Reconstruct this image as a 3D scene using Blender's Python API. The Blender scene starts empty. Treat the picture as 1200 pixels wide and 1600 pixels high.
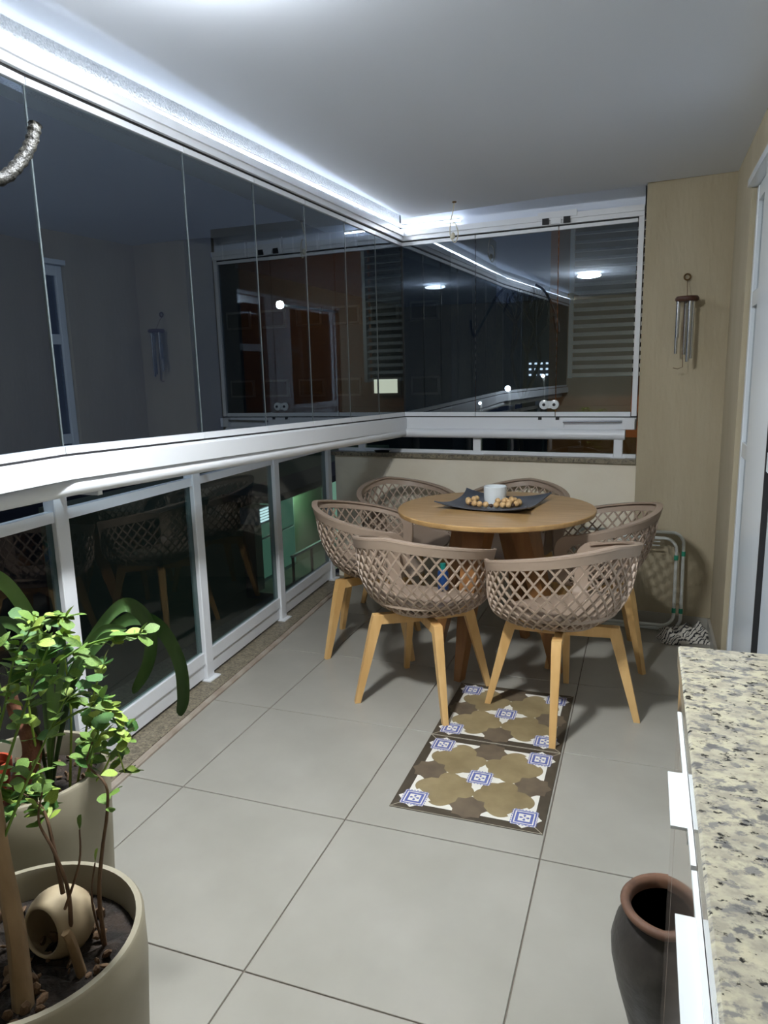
import bpy, bmesh, math, random
from mathutils import Vector, Matrix
S = bpy.context.scene
C = S.collection
random.seed(7)
PI = math.pi

# ------------------------------------------------------------------ camera
def cam_basis(pitch, roll, yaw):
    cy, sy = math.cos(yaw), math.sin(yaw)
    f0 = Vector((sy, cy, 0)); r0 = Vector((cy, -sy, 0)); u0 = Vector((0, 0, 1))
    f = f0*math.cos(pitch) - u0*math.sin(pitch); u = u0*math.cos(pitch) + f0*math.sin(pitch)
    return r0*math.cos(roll) + u*math.sin(roll), u*math.cos(roll) - r0*math.sin(roll), f
R_, U_, F_ = cam_basis(.1899, -.0257, -.352)
cd = bpy.data.cameras.new('camera'); cam = bpy.data.objects.new('camera', cd); C.objects.link(cam)
cd.sensor_fit = 'HORIZONTAL'; cd.sensor_width = 36; cd.lens = 36*1115/1200; cd.clip_start = .02; cd.clip_end = 300
m = Matrix.Identity(4)
for i in range(3):
    m[i][0] = R_[i]; m[i][1] = U_[i]; m[i][2] = -F_[i]
m.translation = Vector((0, 0, 1.36)); cam.matrix_world = m
S.camera = cam
# ------------------------------------------------------------------ world and exposure
w = bpy.data.worlds.new('night_sky'); S.world = w; w.use_nodes = True
bg = w.node_tree.nodes['Background']; bg.inputs[0].default_value = (.014, .018, .030, 1); bg.inputs[1].default_value = 1.8
S.view_settings.view_transform = 'Standard'; S.view_settings.look = 'None'
S.view_settings.gamma = 1; S.view_settings.use_curve_mapping = False; S.view_settings.exposure = 0.38
LAMP_STRENGTH = 430.0
LED_STRENGTH = 70.0

# ------------------------------------------------------------------ materials
def lin(c):
    return tuple(((v/255)/12.92 if v/255 <= .04045 else ((v/255+.055)/1.055)**2.4) for v in c) + (1,)
MATS = {}
def mat(name, col, rough=.5, col2=None, scale=6, detail=4, lo=.35, hi=.65, bump=0, bscale=60, metal=0, spec=.5, stretch=(1, 1, 1), rot=(0, 0, 0), coat=0, trans=0, tex='noise'):
    mm = bpy.data.materials.new(name); mm.use_nodes = True; MATS[name] = mm
    nt = mm.node_tree; b = nt.nodes['Principled BSDF']
    b.inputs['Base Color'].default_value = lin(col); b.inputs['Roughness'].default_value = rough
    b.inputs['Metallic'].default_value = metal; b.inputs['Specular IOR Level'].default_value = spec
    b.inputs['Coat Weight'].default_value = coat; b.inputs['Coat Roughness'].default_value = .05
    b.inputs['Transmission Weight'].default_value = trans
    if col2 or bump:
        tc = nt.nodes.new('ShaderNodeTexCoord'); mp = nt.nodes.new('ShaderNodeMapping')
        mp.inputs['Scale'].default_value = stretch; mp.inputs['Rotation'].default_value = rot
        nt.links.new(tc.outputs['Object'], mp.inputs[0])
    if col2:
        n = nt.nodes.new('ShaderNodeTexNoise'); n.inputs['Scale'].default_value = scale; n.inputs['Detail'].default_value = detail
        nt.links.new(mp.outputs[0], n.inputs['Vector'])
        r = nt.nodes.new('ShaderNodeValToRGB'); r.color_ramp.elements[0].position = lo; r.color_ramp.elements[1].position = hi
        r.color_ramp.elements[0].color = lin(col); r.color_ramp.elements[1].color = lin(col2)
        nt.links.new(n.outputs[0], r.inputs[0]); nt.links.new(r.outputs[0], b.inputs['Base Color'])
    if bump:
        n2 = nt.nodes.new('ShaderNodeTexNoise'); n2.inputs['Scale'].default_value = bscale; n2.inputs['Detail'].default_value = 3
        nt.links.new(mp.outputs[0], n2.inputs['Vector'])
        bp = nt.nodes.new('ShaderNodeBump'); bp.inputs['Strength'].default_value = bump; bp.inputs['Distance'].default_value = .01
        nt.links.new(n2.outputs[0], bp.inputs['Height']); nt.links.new(bp.outputs[0], b.inputs['Normal'])
    return mm
def emis(name, col, strength):
    mm = bpy.data.materials.new(name); mm.use_nodes = True; MATS[name] = mm; nt = mm.node_tree
    for n in list(nt.nodes): nt.nodes.remove(n)
    e = nt.nodes.new('ShaderNodeEmission'); e.inputs[0].default_value = lin(col); e.inputs[1].default_value = strength
    o = nt.nodes.new('ShaderNodeOutputMaterial'); nt.links.new(e.outputs[0], o.inputs[0]); return mm
def glass(name, tint, ior=1.5, gcol=(1, 1, 1)):
    mm = bpy.data.materials.new(name); mm.use_nodes = True; MATS[name] = mm; nt = mm.node_tree
    for n in list(nt.nodes): nt.nodes.remove(n)
    t = nt.nodes.new('ShaderNodeBsdfTransparent'); t.inputs[0].default_value = tint + (1,)
    g = nt.nodes.new('ShaderNodeBsdfGlossy'); g.inputs['Roughness'].default_value = 0.0; g.inputs['Color'].default_value = gcol + (1,)
    f = nt.nodes.new('ShaderNodeFresnel'); f.inputs[0].default_value = ior
    x = nt.nodes.new('ShaderNodeMixShader'); o = nt.nodes.new('ShaderNodeOutputMaterial')
    ge = nt.nodes.new('ShaderNodeNewGeometry'); sb = nt.nodes.new('ShaderNodeMath'); sb.operation = 'SUBTRACT'; sb.inputs[0].default_value = 1
    mu = nt.nodes.new('ShaderNodeMath'); mu.operation = 'MULTIPLY'
    nt.links.new(ge.outputs['Backfacing'], sb.inputs[1]); nt.links.new(sb.outputs[0], mu.inputs[0]); nt.links.new(f.outputs[0], mu.inputs[1])
    nt.links.new(mu.outputs[0], x.inputs[0]); nt.links.new(t.outputs[0], x.inputs[1]); nt.links.new(g.outputs[0], x.inputs[2]); nt.links.new(x.outputs[0], o.inputs[0])
    return mm
def granite(name, base, mids, dark, scale, rough, spec=.5):
    mm = mat(name, base, rough, spec=spec); nt = mm.node_tree; b = nt.nodes['Principled BSDF']
    tc = nt.nodes.new('ShaderNodeTexCoord')
    prev = None
    mpv = nt.nodes.new('ShaderNodeMapping'); mpv.inputs['Scale'].default_value = (1.15, 1.6, 1); nt.links.new(tc.outputs['Object'], mpv.inputs[0])
    col = None
    rgb = nt.nodes.new('ShaderNodeRGB'); rgb.outputs[0].default_value = lin(base); col = rgb.outputs[0]
    for k, (c, s, lo, hi) in enumerate(mids + [dark]):
        n = nt.nodes.new('ShaderNodeTexNoise'); n.inputs['Scale'].default_value = s*scale; n.inputs['Detail'].default_value = 5; n.inputs['Roughness'].default_value = .62
        ad = nt.nodes.new('ShaderNodeVectorMath'); ad.operation = 'ADD'; ad.inputs[1].default_value = (k*7.3, k*3.1, k*1.7)
        nt.links.new(mpv.outputs[0], ad.inputs[0]); nt.links.new(ad.outputs[0], n.inputs['Vector'])
        r = nt.nodes.new('ShaderNodeMapRange'); r.inputs['From Min'].default_value = lo; r.inputs['From Max'].default_value = hi
        nt.links.new(n.outputs[0], r.inputs[0])
        mx = nt.nodes.new('ShaderNodeMix'); mx.data_type = 'RGBA'
        nt.links.new(r.outputs[0], mx.inputs[0]); nt.links.new(col, mx.inputs[6]); mx.inputs[7].default_value = lin(c)
        col = mx.outputs[2]
    nt.links.new(col, b.inputs['Base Color']); return mm

M_TILE = mat('porcelain_tile', (153, 150, 140), .28, (162, 159, 149), scale=3.5, detail=5, spec=.4)
M_GROUT = mat('grout', (112, 104, 94), .9)
M_WALL = mat('beige_wall_paint', (174, 163, 138), .85, (166, 154, 128), scale=5, bump=.35, bscale=45, stretch=(1, 1, .25))
M_LOWWALL = mat('cream_wall_paint', (234, 226, 206), .8, (228, 218, 196), scale=4, bump=.1, bscale=50)
M_CEIL = mat('ceiling_paint', (226, 233, 245), .9)
M_STUCCO = mat('white_stucco', (228, 230, 232), .95, (205, 208, 210), scale=140, detail=2, bump=1.0, bscale=150)
M_ALU = mat('white_powder_coat', (226, 229, 233), .32, spec=.5)
M_DOORW = mat('white_door_lacquer', (222, 230, 236), .14, spec=.5)
M_EDGELIT = mat('lit_pane_edge', (88, 96, 98), .4)  # pale tone painted as light on the glass pane edges
M_DARK = mat('black_rubber', (18, 18, 20), .6)
M_GLASS = glass('smoked_glass', (.56, .62, .66), 2.6, (.80, .90, 1.0))
M_GLASS_R = glass('dark_railing_glass', (.50, .60, .58), 1.55)
M_GLASS_D = glass('door_glass', (.55, .58, .6), 1.5)
M_PLASTIC = mat('taupe_plastic', (165, 145, 127), .42, spec=.45)
M_BEECH = mat('beech_wood', (222, 182, 122), .45, (208, 164, 102), scale=7, stretch=(3, 3, .5))
M_OAK = mat('oak_table_top', (192, 155, 104), .3, (174, 136, 86), scale=9, detail=6, stretch=(.6, 5, 1), rot=(0, 0, .5), coat=.15)
M_OAKSHADE = mat('shaded_oak_table_leg', (150, 104, 60), .4, (132, 90, 50), scale=8, stretch=(4, 4, .6))  # darker oak: shade under the table put into the leg colour
M_GRAN = granite('cream_granite', (178, 173, 154), [((156, 152, 138), 40, .42, .58), ((188, 183, 160), 26, .50, .62), ((128, 127, 124), 44, .53, .61), ((104, 104, 104), 28, .56, .63)], ((38, 37, 36), 62, .585, .64), 1.0, .10)
M_CURB = granite('curb_granite', (132, 123, 104), [((104, 96, 80), 30, .45, .6), ((152, 142, 120), 44, .5, .65)], ((58, 52, 44), 70, .54, .64), 1.2, .4)
M_CURBTRIM = mat('pinkish_edge_tile', (168, 158, 146), .6, (150, 136, 122), scale=12)
M_CABI = mat('glossy_taupe_lacquer', (150, 138, 128), .05, spec=.9, coat=.8)
M_CLAYD = mat('dark_fired_clay', (34, 31, 29), .42, (58, 54, 50), scale=9, detail=6, bump=.25, bscale=30)
M_CLAYR = mat('reddish_clay_rim', (112, 80, 60), .7, (84, 60, 46), scale=20)
M_POT = mat('beige_planter', (148, 141, 122), .55, (138, 131, 111), scale=6)
M_SOIL = mat('soil', (48, 38, 30), .95, (24, 19, 15), scale=35, bump=.8, bscale=60)
M_LEAF = mat('small_leaf_green', (112, 144, 54), .65, (80, 116, 40), scale=14)
M_LEAF2 = mat('young_leaf_green', (158, 178, 74), .65, (126, 156, 58), scale=14)
M_LEAF3 = mat('deep_leaf_green', (62, 104, 46), .65, (76, 122, 52), scale=14)
M_STRAP = mat('strap_leaf_green', (54, 82, 42), .4, (74, 104, 54), scale=5, stretch=(3, 3, .6))
M_STRAPL = mat('strap_leaf_light', (84, 122, 60), .4, (104, 140, 76), scale=5)
M_TWIG = mat('twig_brown', (112, 86, 62), .8, (86, 64, 46), scale=25)
M_TRUNK = mat('pale_bark', (158, 132, 98), .8, (128, 104, 74), scale=14, stretch=(1, 1, .4), bump=.3, bscale=40)
M_BARK = mat('red_brown_bark', (128, 82, 56), .85, (92, 54, 36), scale=24, bump=.6, bscale=50)
M_TERRA = mat('terracotta', (176, 72, 44), .6)
M_HUSK = mat('dry_gourd_shell', (176, 160, 130), .7, (146, 128, 100), scale=8)
M_CHIP = mat('bark_chip', (120, 94, 70), .9, (88, 68, 50), scale=20)
M_PEB = mat('cream_stone', (206, 190, 150), .7)
M_WHITE = mat('white_ceramic', (222, 228, 230), .15)
M_PLATE = mat('slate_grey_plate', (66, 70, 78), .3, (80, 84, 92), scale=7)
M_BEAD = mat('pale_wood_bead', (214, 178, 126), .5, (190, 150, 100), scale=30)
M_BEADD = mat('dark_wood_bead', (70, 48, 32), .5)
M_STEEL = mat('polished_aluminium', (215, 218, 222), .18, metal=1)
M_CHIMEW = mat('dark_wood_disc', (72, 42, 30), .5)
M_TUBEW = mat('white_enamel_tube', (214, 218, 214), .35)
M_TAPE = mat('green_tape', (40, 150, 120), .5)
M_CLOTHW = mat('striped_cloth', (196, 192, 182), .95)
M_HOSE = mat('clear_led_hose', (34, 33, 28), .55, (12, 12, 10), scale=70, bump=.5, bscale=120, spec=.2)
M_WIRE = mat('pale_wire', (206, 200, 180), .5)
M_BRASS = mat('aged_brass', (96, 74, 44), .4, metal=.8)
M_BLUE = mat('teal_blue_label', (18, 58, 110), .35)
M_TEAL = mat('teal_cap', (20, 120, 110), .35)
M_RED = mat('red_fabric', (170, 40, 36), .8)
M_MB = mat('mat_dark_border', (74, 66, 54), .5, (64, 57, 46), scale=20)
M_MW = mat('mat_white', (222, 219, 208), .5)
M_MT = mat('mat_tan', (146, 130, 96), .5, (124, 109, 78), scale=9, detail=6)
M_MS = mat('mat_brown_star', (108, 95, 78), .5, (92, 80, 66), scale=14)
M_MBL = mat('mat_blue', (78, 88, 148), .5, (96, 106, 164), scale=60)
M_MLN = mat('mat_pale_line', (176, 168, 148), .5)
M_LED = emis('led_glow', (238, 246, 255), LED_STRENGTH)
M_LEDT = emis('led_side_glow', (238, 246, 255), 11)
M_LAMP = emis('lamp_diffuser_glow', (246, 250, 253), LAMP_STRENGTH)
# cloth stripes
def stripes(mm, c2, scale):
    nt = mm.node_tree; b = nt.nodes['Principled BSDF']
    tc = nt.nodes.new('ShaderNodeTexCoord'); wv = nt.nodes.new('ShaderNodeTexWave'); wv.inputs['Scale'].default_value = scale; wv.inputs['Distortion'].default_value = 5; wv.inputs['Detail Scale'].default_value = 1.6
    r = nt.nodes.new('ShaderNodeValToRGB'); r.color_ramp.elements[0].position = .26; r.color_ramp.elements[1].position = .32
    r.color_ramp.elements[0].color = lin(c2); r.color_ramp.elements[1].color = b.inputs['Base Color'].default_value
    mp = nt.nodes.new('ShaderNodeMapping'); mp.inputs['Rotation'].default_value = (0, 0, .9); nt.links.new(tc.outputs['Object'], mp.inputs[0])
    nt.links.new(mp.outputs[0], wv.inputs[0]); nt.links.new(wv.outputs[0], r.inputs[0]); nt.links.new(r.outputs[0], b.inputs['Base Color'])
stripes(M_CLOTHW, (48, 48, 52), 24)

# ------------------------------------------------------------------ mesh helpers
class MB:
    def __init__(self): self.v = []; self.f = []; self.mi = []
    def add(self, vs, fs, mi=0):
        o = len(self.v); self.v += [tuple(p) for p in vs]
        for f in fs: self.f.append(tuple(i+o for i in f)); self.mi.append(mi)
        return self
    def box(self, x0, x1, y0, y1, z0, z1):
        return self.add([(x0,y0,z0),(x1,y0,z0),(x1,y1,z0),(x0,y1,z0),(x0,y0,z1),(x1,y0,z1),(x1,y1,z1),(x0,y1,z1)],
                        [(0,3,2,1),(4,5,6,7),(0,1,5,4),(1,2,6,5),(2,3,7,6),(3,0,4,7)])
    def bbox(self, x0, x1, y0, y1, z0, z1, b):
        # box with chamfered vertical and top edges
        o = [(x0+b,y0),(x1-b,y0),(x1,y0+b),(x1,y1-b),(x1-b,y1),(x0+b,y1),(x0,y1-b),(x0,y0+b)]
        i = [(x0+b,y0+b),(x1-b,y0+b),(x1-b,y0+b),(x1-b,y1-b),(x1-b,y1-b),(x0+b,y1-b),(x0+b,y1-b),(x0+b,y0+b)]
        vs = [p+(z0,) for p in o]+[p+(z1-b,) for p in o]+[p+(z1,) for p in ((x0+b,y0+b),(x1-b,y0+b),(x1-b,y1-b),(x0+b,y1-b))]
        fs = [tuple(reversed(range(8)))]+[(k,(k+1)%8,8+(k+1)%8,8+k) for k in range(8)]
        fs += [(8,9,17,16),(9,10,17),(10,11,18,17),(11,12,18),(12,13,19,18),(13,14,19),(14,15,16,19),(15,8,16),(16,17,18,19)]
        return self.add(vs, fs)
    def sweep(self, p0, p1, prof0, prof1=None):
        # prism from p0 to p1 in plan; profile = closed list of (offset to the right of travel, z)
        prof1 = prof1 or prof0
        d = Vector((p1[0]-p0[0], p1[1]-p0[1], 0)).normalized(); n = Vector((d.y, -d.x, 0))
        k = len(prof0)
        vs = [(p0[0]+n.x*a, p0[1]+n.y*a, z) for a, z in prof0]+[(p1[0]+n.x*a, p1[1]+n.y*a, z) for a, z in prof1]
        fs = [(i, (i+1) % k, k+(i+1) % k, k+i) for i in range(k)]+[tuple(reversed(range(k))), tuple(range(k, 2*k))]
        return self.add(vs, fs)
    def tube(self, pts, r, seg=8, closed=False, caps=True):
        pts = [Vector(p) for p in pts]; n = len(pts)
        rs = r if isinstance(r, (list, tuple)) else [r]*n
        prev = None; vs = []
        for i, p in enumerate(pts):
            a = pts[(i-1) % n] if (closed or i > 0) else p; b = pts[(i+1) % n] if (closed or i < n-1) else p
            t = (b-a).normalized()
            if prev is None:
                u = t.orthogonal().normalized()
            else:
                u = (prev-t*prev.dot(t))
                u = u.normalized() if u.length > 1e-6 else t.orthogonal().normalized()
            prev = u; v = t.cross(u)
            for k in range(seg):
                an = 2*PI*k/seg; vs.append(p+(u*math.cos(an)+v*math.sin(an))*rs[i])
        fs = []
        for i in range(n if closed else n-1):
            j = (i+1) % n
            for k in range(seg): fs.append((i*seg+k, i*seg+(k+1) % seg, j*seg+(k+1) % seg, j*seg+k))
        if caps and not closed:
            fs.append(tuple(reversed(range(seg)))); fs.append(tuple(range((n-1)*seg, n*seg)))
        return self.add(vs, fs)
    def lathe(self, prof, c=(0, 0, 0), seg=32, sx=1, sy=1):
        vs = []
        for r, z in prof:
            for k in range(seg):
                a = 2*PI*k/seg; vs.append((c[0]+r*sx*math.cos(a), c[1]+r*sy*math.sin(a), c[2]+z))
        fs = []
        for i in range(len(prof)-1):
            for k in range(seg): fs.append((i*seg+k, i*seg+(k+1) % seg, (i+1)*seg+(k+1) % seg, (i+1)*seg+k))
        if prof[0][0] > 1e-6: fs.append(tuple(reversed(range(seg))))
        if prof[-1][0] > 1e-6: fs.append(tuple(range((len(prof)-1)*seg, len(prof)*seg)))
        return self.add(vs, fs)
    def poly(self, pts, z0, z1):
        k = len(pts)
        return self.add([(p[0], p[1], z0) for p in pts]+[(p[0], p[1], z1) for p in pts],
                        [tuple(reversed(range(k))), tuple(range(k, 2*k))]+[(i, (i+1) % k, k+(i+1) % k, k+i) for i in range(k)])
    def ribbon(self, cs, ns, hw, ht):
        # rectangular strip along points cs with surface normals ns
        cs = [Vector(c) for c in cs]; n = len(cs); vs = []
        hws = hw if isinstance(hw, list) else [hw]*n
        for i in range(n):
            t = (cs[min(i+1, n-1)]-cs[max(i-1, 0)]).normalized(); N = Vector(ns[i]).normalized()
            s = t.cross(N).normalized(); N = s.cross(t).normalized()
            for a, b in ((1, 1), (-1, 1), (-1, -1), (1, -1)): vs.append(cs[i]+s*hws[i]*a+N*ht*b)
        fs = []
        for i in range(n-1):
            for k in range(4): fs.append((i*4+k, i*4+(k+1) % 4, i*4+4+(k+1) % 4, i*4+4+k))
        fs += [(3, 2, 1, 0), tuple(range((n-1)*4, n*4))]
        return self.add(vs, fs)
    def mesh(self, name, mats, off=(0, 0, 0), smooth=False):
        me = bpy.data.meshes.new(name)
        me.from_pydata([(a-off[0], b-off[1], c-off[2]) for a, b, c in self.v], [], self.f)
        for x in (mats if isinstance(mats, list) else [mats]): me.materials.append(x)
        bm = bmesh.new(); bm.from_mesh(me); bmesh.ops.recalc_face_normals(bm, faces=bm.faces); bm.to_mesh(me); bm.free()
        for p, q in zip(me.polygons, self.mi): p.material_index = q
        if smooth:
            me.polygons.foreach_set('use_smooth', [True]*len(me.polygons))
            me.set_sharp_from_angle(angle=math.radians(smooth if smooth is not True else 40))
        me.update(); return me
    def build(self, name, mats, parent=None, smooth=False, local=False):
        off = (0, 0, 0)
        if parent is not None and not local:
            off = tuple(WLOC[parent.name])
        me = self.mesh(name, mats, off, smooth)
        o = bpy.data.objects.new(name, me); C.objects.link(o)
        if parent is not None: o.parent = parent; WLOC[o.name] = off
        else: WLOC[o.name] = (0, 0, 0)
        return o
WLOC = {}
def empty(name, loc=(0, 0, 0)):
    o = bpy.data.objects.new(name, None); o.location = loc; o.empty_display_size = .1; C.objects.link(o); WLOC[o.name] = tuple(loc); return o
def tag(o, label=None, cat=None, group=None, kind=None):
    if label: o['label'] = label
    if cat: o['category'] = cat
    if group: o['group'] = group
    if kind: o['kind'] = kind
    return o
def copy_tree(o, parent=None):
    c = o.copy(); C.objects.link(c); c.parent = parent
    for ch in o.children: copy_tree(ch, c)
    return c
def link_mesh(name, me, parent, loc, rot=(0, 0, 0), sc=(1, 1, 1)):
    o = bpy.data.objects.new(name, me); C.objects.link(o); o.parent = parent
    b = WLOC[parent.name] if parent is not None else (0, 0, 0)
    o.location = (loc[0]-b[0], loc[1]-b[1], loc[2]-b[2]); o.rotation_euler = rot; o.scale = sc; return o
def lerp(a, b, t): return a+(b-a)*t
def bez(p, n=12):
    # Catmull-Rom through points
    p = [Vector(q) for q in p]; out = []
    for i in range(len(p)-1):
        a = p[max(i-1, 0)]; b = p[i]; c = p[i+1]; d = p[min(i+2, len(p)-1)]
        for k in range(n):
            t = k/n
            out.append(.5*((2*b)+(c-a)*t+(2*a-5*b+4*c-d)*t*t+(3*b-a-3*c+d)*t**3))
    out.append(p[-1]); return out

# ------------------------------------------------------------------ room shell
Z_CEIL = 2.245; Z_COVE = 2.30
floor = MB().box(-2.15, .62, -.9, 4.45, -.06, -.004).build('floor', M_GROUT); tag(floor, kind='structure')
xs = [-2.029, -1.429, -.829, -.229, .371, .62]; ys = [1.834+.6075*j for j in range(-5, 6)]
tm = {}
for i in range(len(xs)-1):
    for j in range(len(ys)-1):
        wx = xs[i+1]-xs[i]-.004; wy = min(ys[j+1], 4.45)-ys[j]-.004
        if wy < .02: continue
        key = (round(wx, 3), round(wy, 3))
        if key not in tm: tm[key] = MB().bbox(0, wx, 0, wy, -.008, 0, .0012).mesh('tile', M_TILE)
        link_mesh('tile', tm[key], floor, (xs[i]+.002, ys[j]+.002, 0))
# curb of granite under the railing
CE = [(-1.56, -.9), (-1.60, .9), (-1.64, 1.70), (-1.695, 2.38), (-1.748, 3.2), (-1.82, 4.17), (-1.83, 4.32)]
cu = MB().poly([(x-.022, y) for x, y in CE]+[(-2.16, 4.36), (-2.16, -.9)], -.05, .018).build('trim_1', M_CURB); tag(cu, kind='structure')
ct = MB()
for a, b in zip(CE[:-1], CE[1:]): ct.sweep(a, b, [(-.022, -.004), (0, -.004), (0, .008), (-.006, .014), (-.022, .014)])
tag(ct.build('trim_2', M_CURBTRIM), kind='structure')

# ceiling: slab, dropped board with an open cove along the glazing
slab = MB().box(-2.05, .62, -.9, 4.6, Z_COVE, Z_COVE+.12).build('ceiling', M_CEIL); tag(slab, kind='structure')
drop = MB().poly([(-1.36, -.88), (.36, -.88), (.36, 3.90), (-.02, 3.935), (-1.345, 4.16)], Z_CEIL, Z_COVE-.0005).build('dropped_ceiling_board', M_CEIL, slab)

# right side, column and low wall
wr = MB(); wr.box(.36, .5, 3.34, 4.3, -.02, Z_COVE).box(.36, .5, -.9, 3.34, 2.08, Z_COVE).box(.36, .5, -.9, 1.30, -.02, 2.08)
tag(wr.build('wall_right', M_WALL), kind='structure')
col = MB().poly([(-.035, 3.955), (.36, 3.905), (.36, 4.5), (-.035, 4.5)], -.02, Z_COVE).build('wall_column', M_WALL); tag(col, kind='structure')
bb = MB().sweep((-.035, 3.955), (.36, 3.905), [(0, 0), (.012, 0), (.012, .07), (0, .07)]).build('baseboard_column', M_TILE); tag(bb, kind='structure')
bb2 = MB().box(.348, .36, 3.34, 3.905, 0, .07).build('baseboard_right', M_TILE); tag(bb2, kind='structure')
LW0 = (-1.93, 4.335); LW1 = (-.035, 4.125)
low = MB().poly([LW0, LW1, (-.035, 4.42), (-1.93, 4.52)], -.02, .845).build('wall_far', M_LOWWALL); tag(low, kind='structure')
sill = MB().sweep((-1.95, 4.337), LW1, [(-.17, .845), (.02, .845), (.02, .87), (-.17, .87)]).build('trim_3', M_CURB); tag(sill, kind='structure')
wb = MB().box(-2.1, .62, -1.0, -.9, -.02, 2.42).build('wall_back', M_WALL); tag(wb, kind='structure')

# ------------------------------------------------------------------ glazing line
N = (-1.6, 1.64); K = (-1.43, 4.31); N2 = (-1.565, .5); N3 = (-1.53, -.9); E2 = (-.045, 4.235)
def gl(y): t = (y-1.64)/(4.31-1.64); return (lerp(-1.6, -1.43, t), y), t
HZ = lambda t, a, b: lerp(a, b, t)
# textured wall band above the track
wl = MB()
for a, b in ((N3, N2), (N2, N), (N, K)): wl.sweep(a, b, [(-.16, 2.195), (-.006, 2.195), (-.006, Z_COVE), (-.16, Z_COVE)])
tag(wl.build('wall_left', M_STUCCO), kind='structure')
wf = MB().sweep(K, E2, [(-.16, 2.195), (-.006, 2.195), (-.006, Z_COVE), (-.16, Z_COVE)]).build('wall_lintel', M_CEIL); tag(wf, kind='structure')

def rail_set(win, a, b, za, zb):
    # za, zb: heights (pane bottom, gap, rail bottom, pane top, track bottom) at both ends
    def bar(name, lo, hi, o0, o1, mt=M_ALU, dz=(0, 0)):
        return MB().sweep(a, b, [(o0, za[lo]+dz[0]), (o1, za[lo]+dz[0]), (o1, za[hi]+dz[1]), (o0, za[hi]+dz[1])],
                          [(o0, zb[lo]+dz[0]), (o1, zb[lo]+dz[0]), (o1, zb[hi]+dz[1]), (o0, zb[hi]+dz[1])]).build(name, mt, win)
    bar('lower_track', 'rb', 'gap', -.03, .03, dz=(0, -.010))
    bar('lower_track_lip', 'gap', 'gap', -.03, .022, dz=(-.010, -.003))
    bar('gap_seal', 'gap', 'gap', -.02, .012, M_DARK, dz=(-.003, .004))
    bar('gap_seal', 'tb', 'tb', -.02, .012, M_DARK, dz=(-.006, .002))
    bar('upper_track', 'tb', 'tb', -.03, .026, dz=(.002, .026))
    bar('upper_track', 'tb', 'tb', -.03, .036, dz=(.0262, .055))
def panes(win, pts, zf, gm, lit_edges=True):
    for (p, tp), (q, tq) in zip(pts[:-1], pts[1:]):
        d = Vector((q[0]-p[0], q[1]-p[1])); L = d.length; d /= L; g = .0025
        p_ = (p[0]+d.x*g, p[1]+d.y*g); q_ = (q[0]-d.x*g, q[1]-d.y*g); a = zf(tp); b = zf(tq)
        MB().sweep(p_, q_, [(-.004, a['pb']-.01), (.004, a['pb']-.01), (.004, a['pt']+.006), (-.004, a['pt']+.006)],
                   [(-.004, b['pb']-.01), (.004, b['pb']-.01), (.004, b['pt']+.006), (-.004, b['pt']+.006)]).build('pane', gm, win)
        if lit_edges:
            s_ = (q[0]-d.x*.0022, q[1]-d.y*.0022); e_ = (q[0]+d.x*.0022, q[1]+d.y*.0022)
            MB().sweep(s_, e_, [(-.003, b['pb']+.001), (.0055, b['pb']+.001), (.0055, b['pt']-.001), (-.003, b['pt']-.001)]).build('lit_edge_strip', M_EDGELIT, win)  # pale strip stands in for light caught by the pane edges
        MB().sweep(p_, q_, [(-.012, a['gap']+.004), (.012, a['gap']+.004), (.012, a['pb']), (-.012, a['pb'])],
                   [(-.012, b['gap']+.004), (.012, b['gap']+.004), (.012, b['pb']), (-.012, b['pb'])]).build('pane_bottom_rail', M_ALU, win)
        MB().sweep(p_, q_, [(-.012, a['pt']), (.012, a['pt']), (.012, a['tb']-.006), (-.012, a['tb']-.006)],
                   [(-.012, b['pt']), (.012, b['pt']), (.012, b['tb']-.006), (-.012, b['tb']-.006)]).build('pane_top_rail', M_ALU, win)
zn = dict(pb=1.178, gap=1.152, rb=1.082, pt=2.143, tb=2.168); zk = dict(pb=1.126, gap=1.098, rb=1.016, pt=2.118, tb=2.143)
zmix = lambda t: {k: lerp(zn[k], zk[k], t) for k in zn}
w1 = empty('window_1', (-1.6, 1.64, 0)); tag(w1, kind='structure')
rail_set(w1, N, K, zn, zk)
panes(w1, [gl(y) for y in (1.64, 2.285, 2.72, 3.13, 3.54, 3.915, 4.31)], zmix, M_GLASS)
w2 = empty('window_2', (-1.6, .5, 0)); tag(w2, kind='structure')
rail_set(w2, N2, N, zn, zn); rail_set(w2, N3, N2, zn, zn)
panes(w2, [(N3, 0), ((-1.548, -.2), 0), (N2, 0), ((-1.582, 1.06), 0), (N, 0)], zmix, M_GLASS)
w3 = empty('window_3', (-1.43, 4.31, 0)); tag(w3, kind='structure')
ze = dict(pb=1.122, gap=1.094, rb=1.026, pt=2.122, tb=2.146)
rail_set(w3, K, E2, zk, ze)
fx = lambda x: ((x, lerp(4.31, 4.235, (x+1.43)/1.385)), (x+1.43)/1.385)
panes(w3, [(K, 0), fx(-.965), fx(-.49), fx(-.075)], lambda t: {k: lerp(zk[k], ze[k], t) for k in zk}, M_GLASS, False)
MB().sweep(fx(-.072)[0], E2, [(-.02, 1.10), (.016, 1.10), (.016, 2.15), (-.02, 2.15)]).build('end_jamb', M_ALU, w3)
MB().sweep((-1.432, 4.30), (-1.424, 4.318), [(-.008, 1.10), (.006, 1.10), (.006, 2.14), (-.008, 2.14)]).build('corner_seal', M_DARK, w3)
yg = lambda x, o=0: lerp(4.31, 4.235, (x+1.43)/1.385)-o
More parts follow.
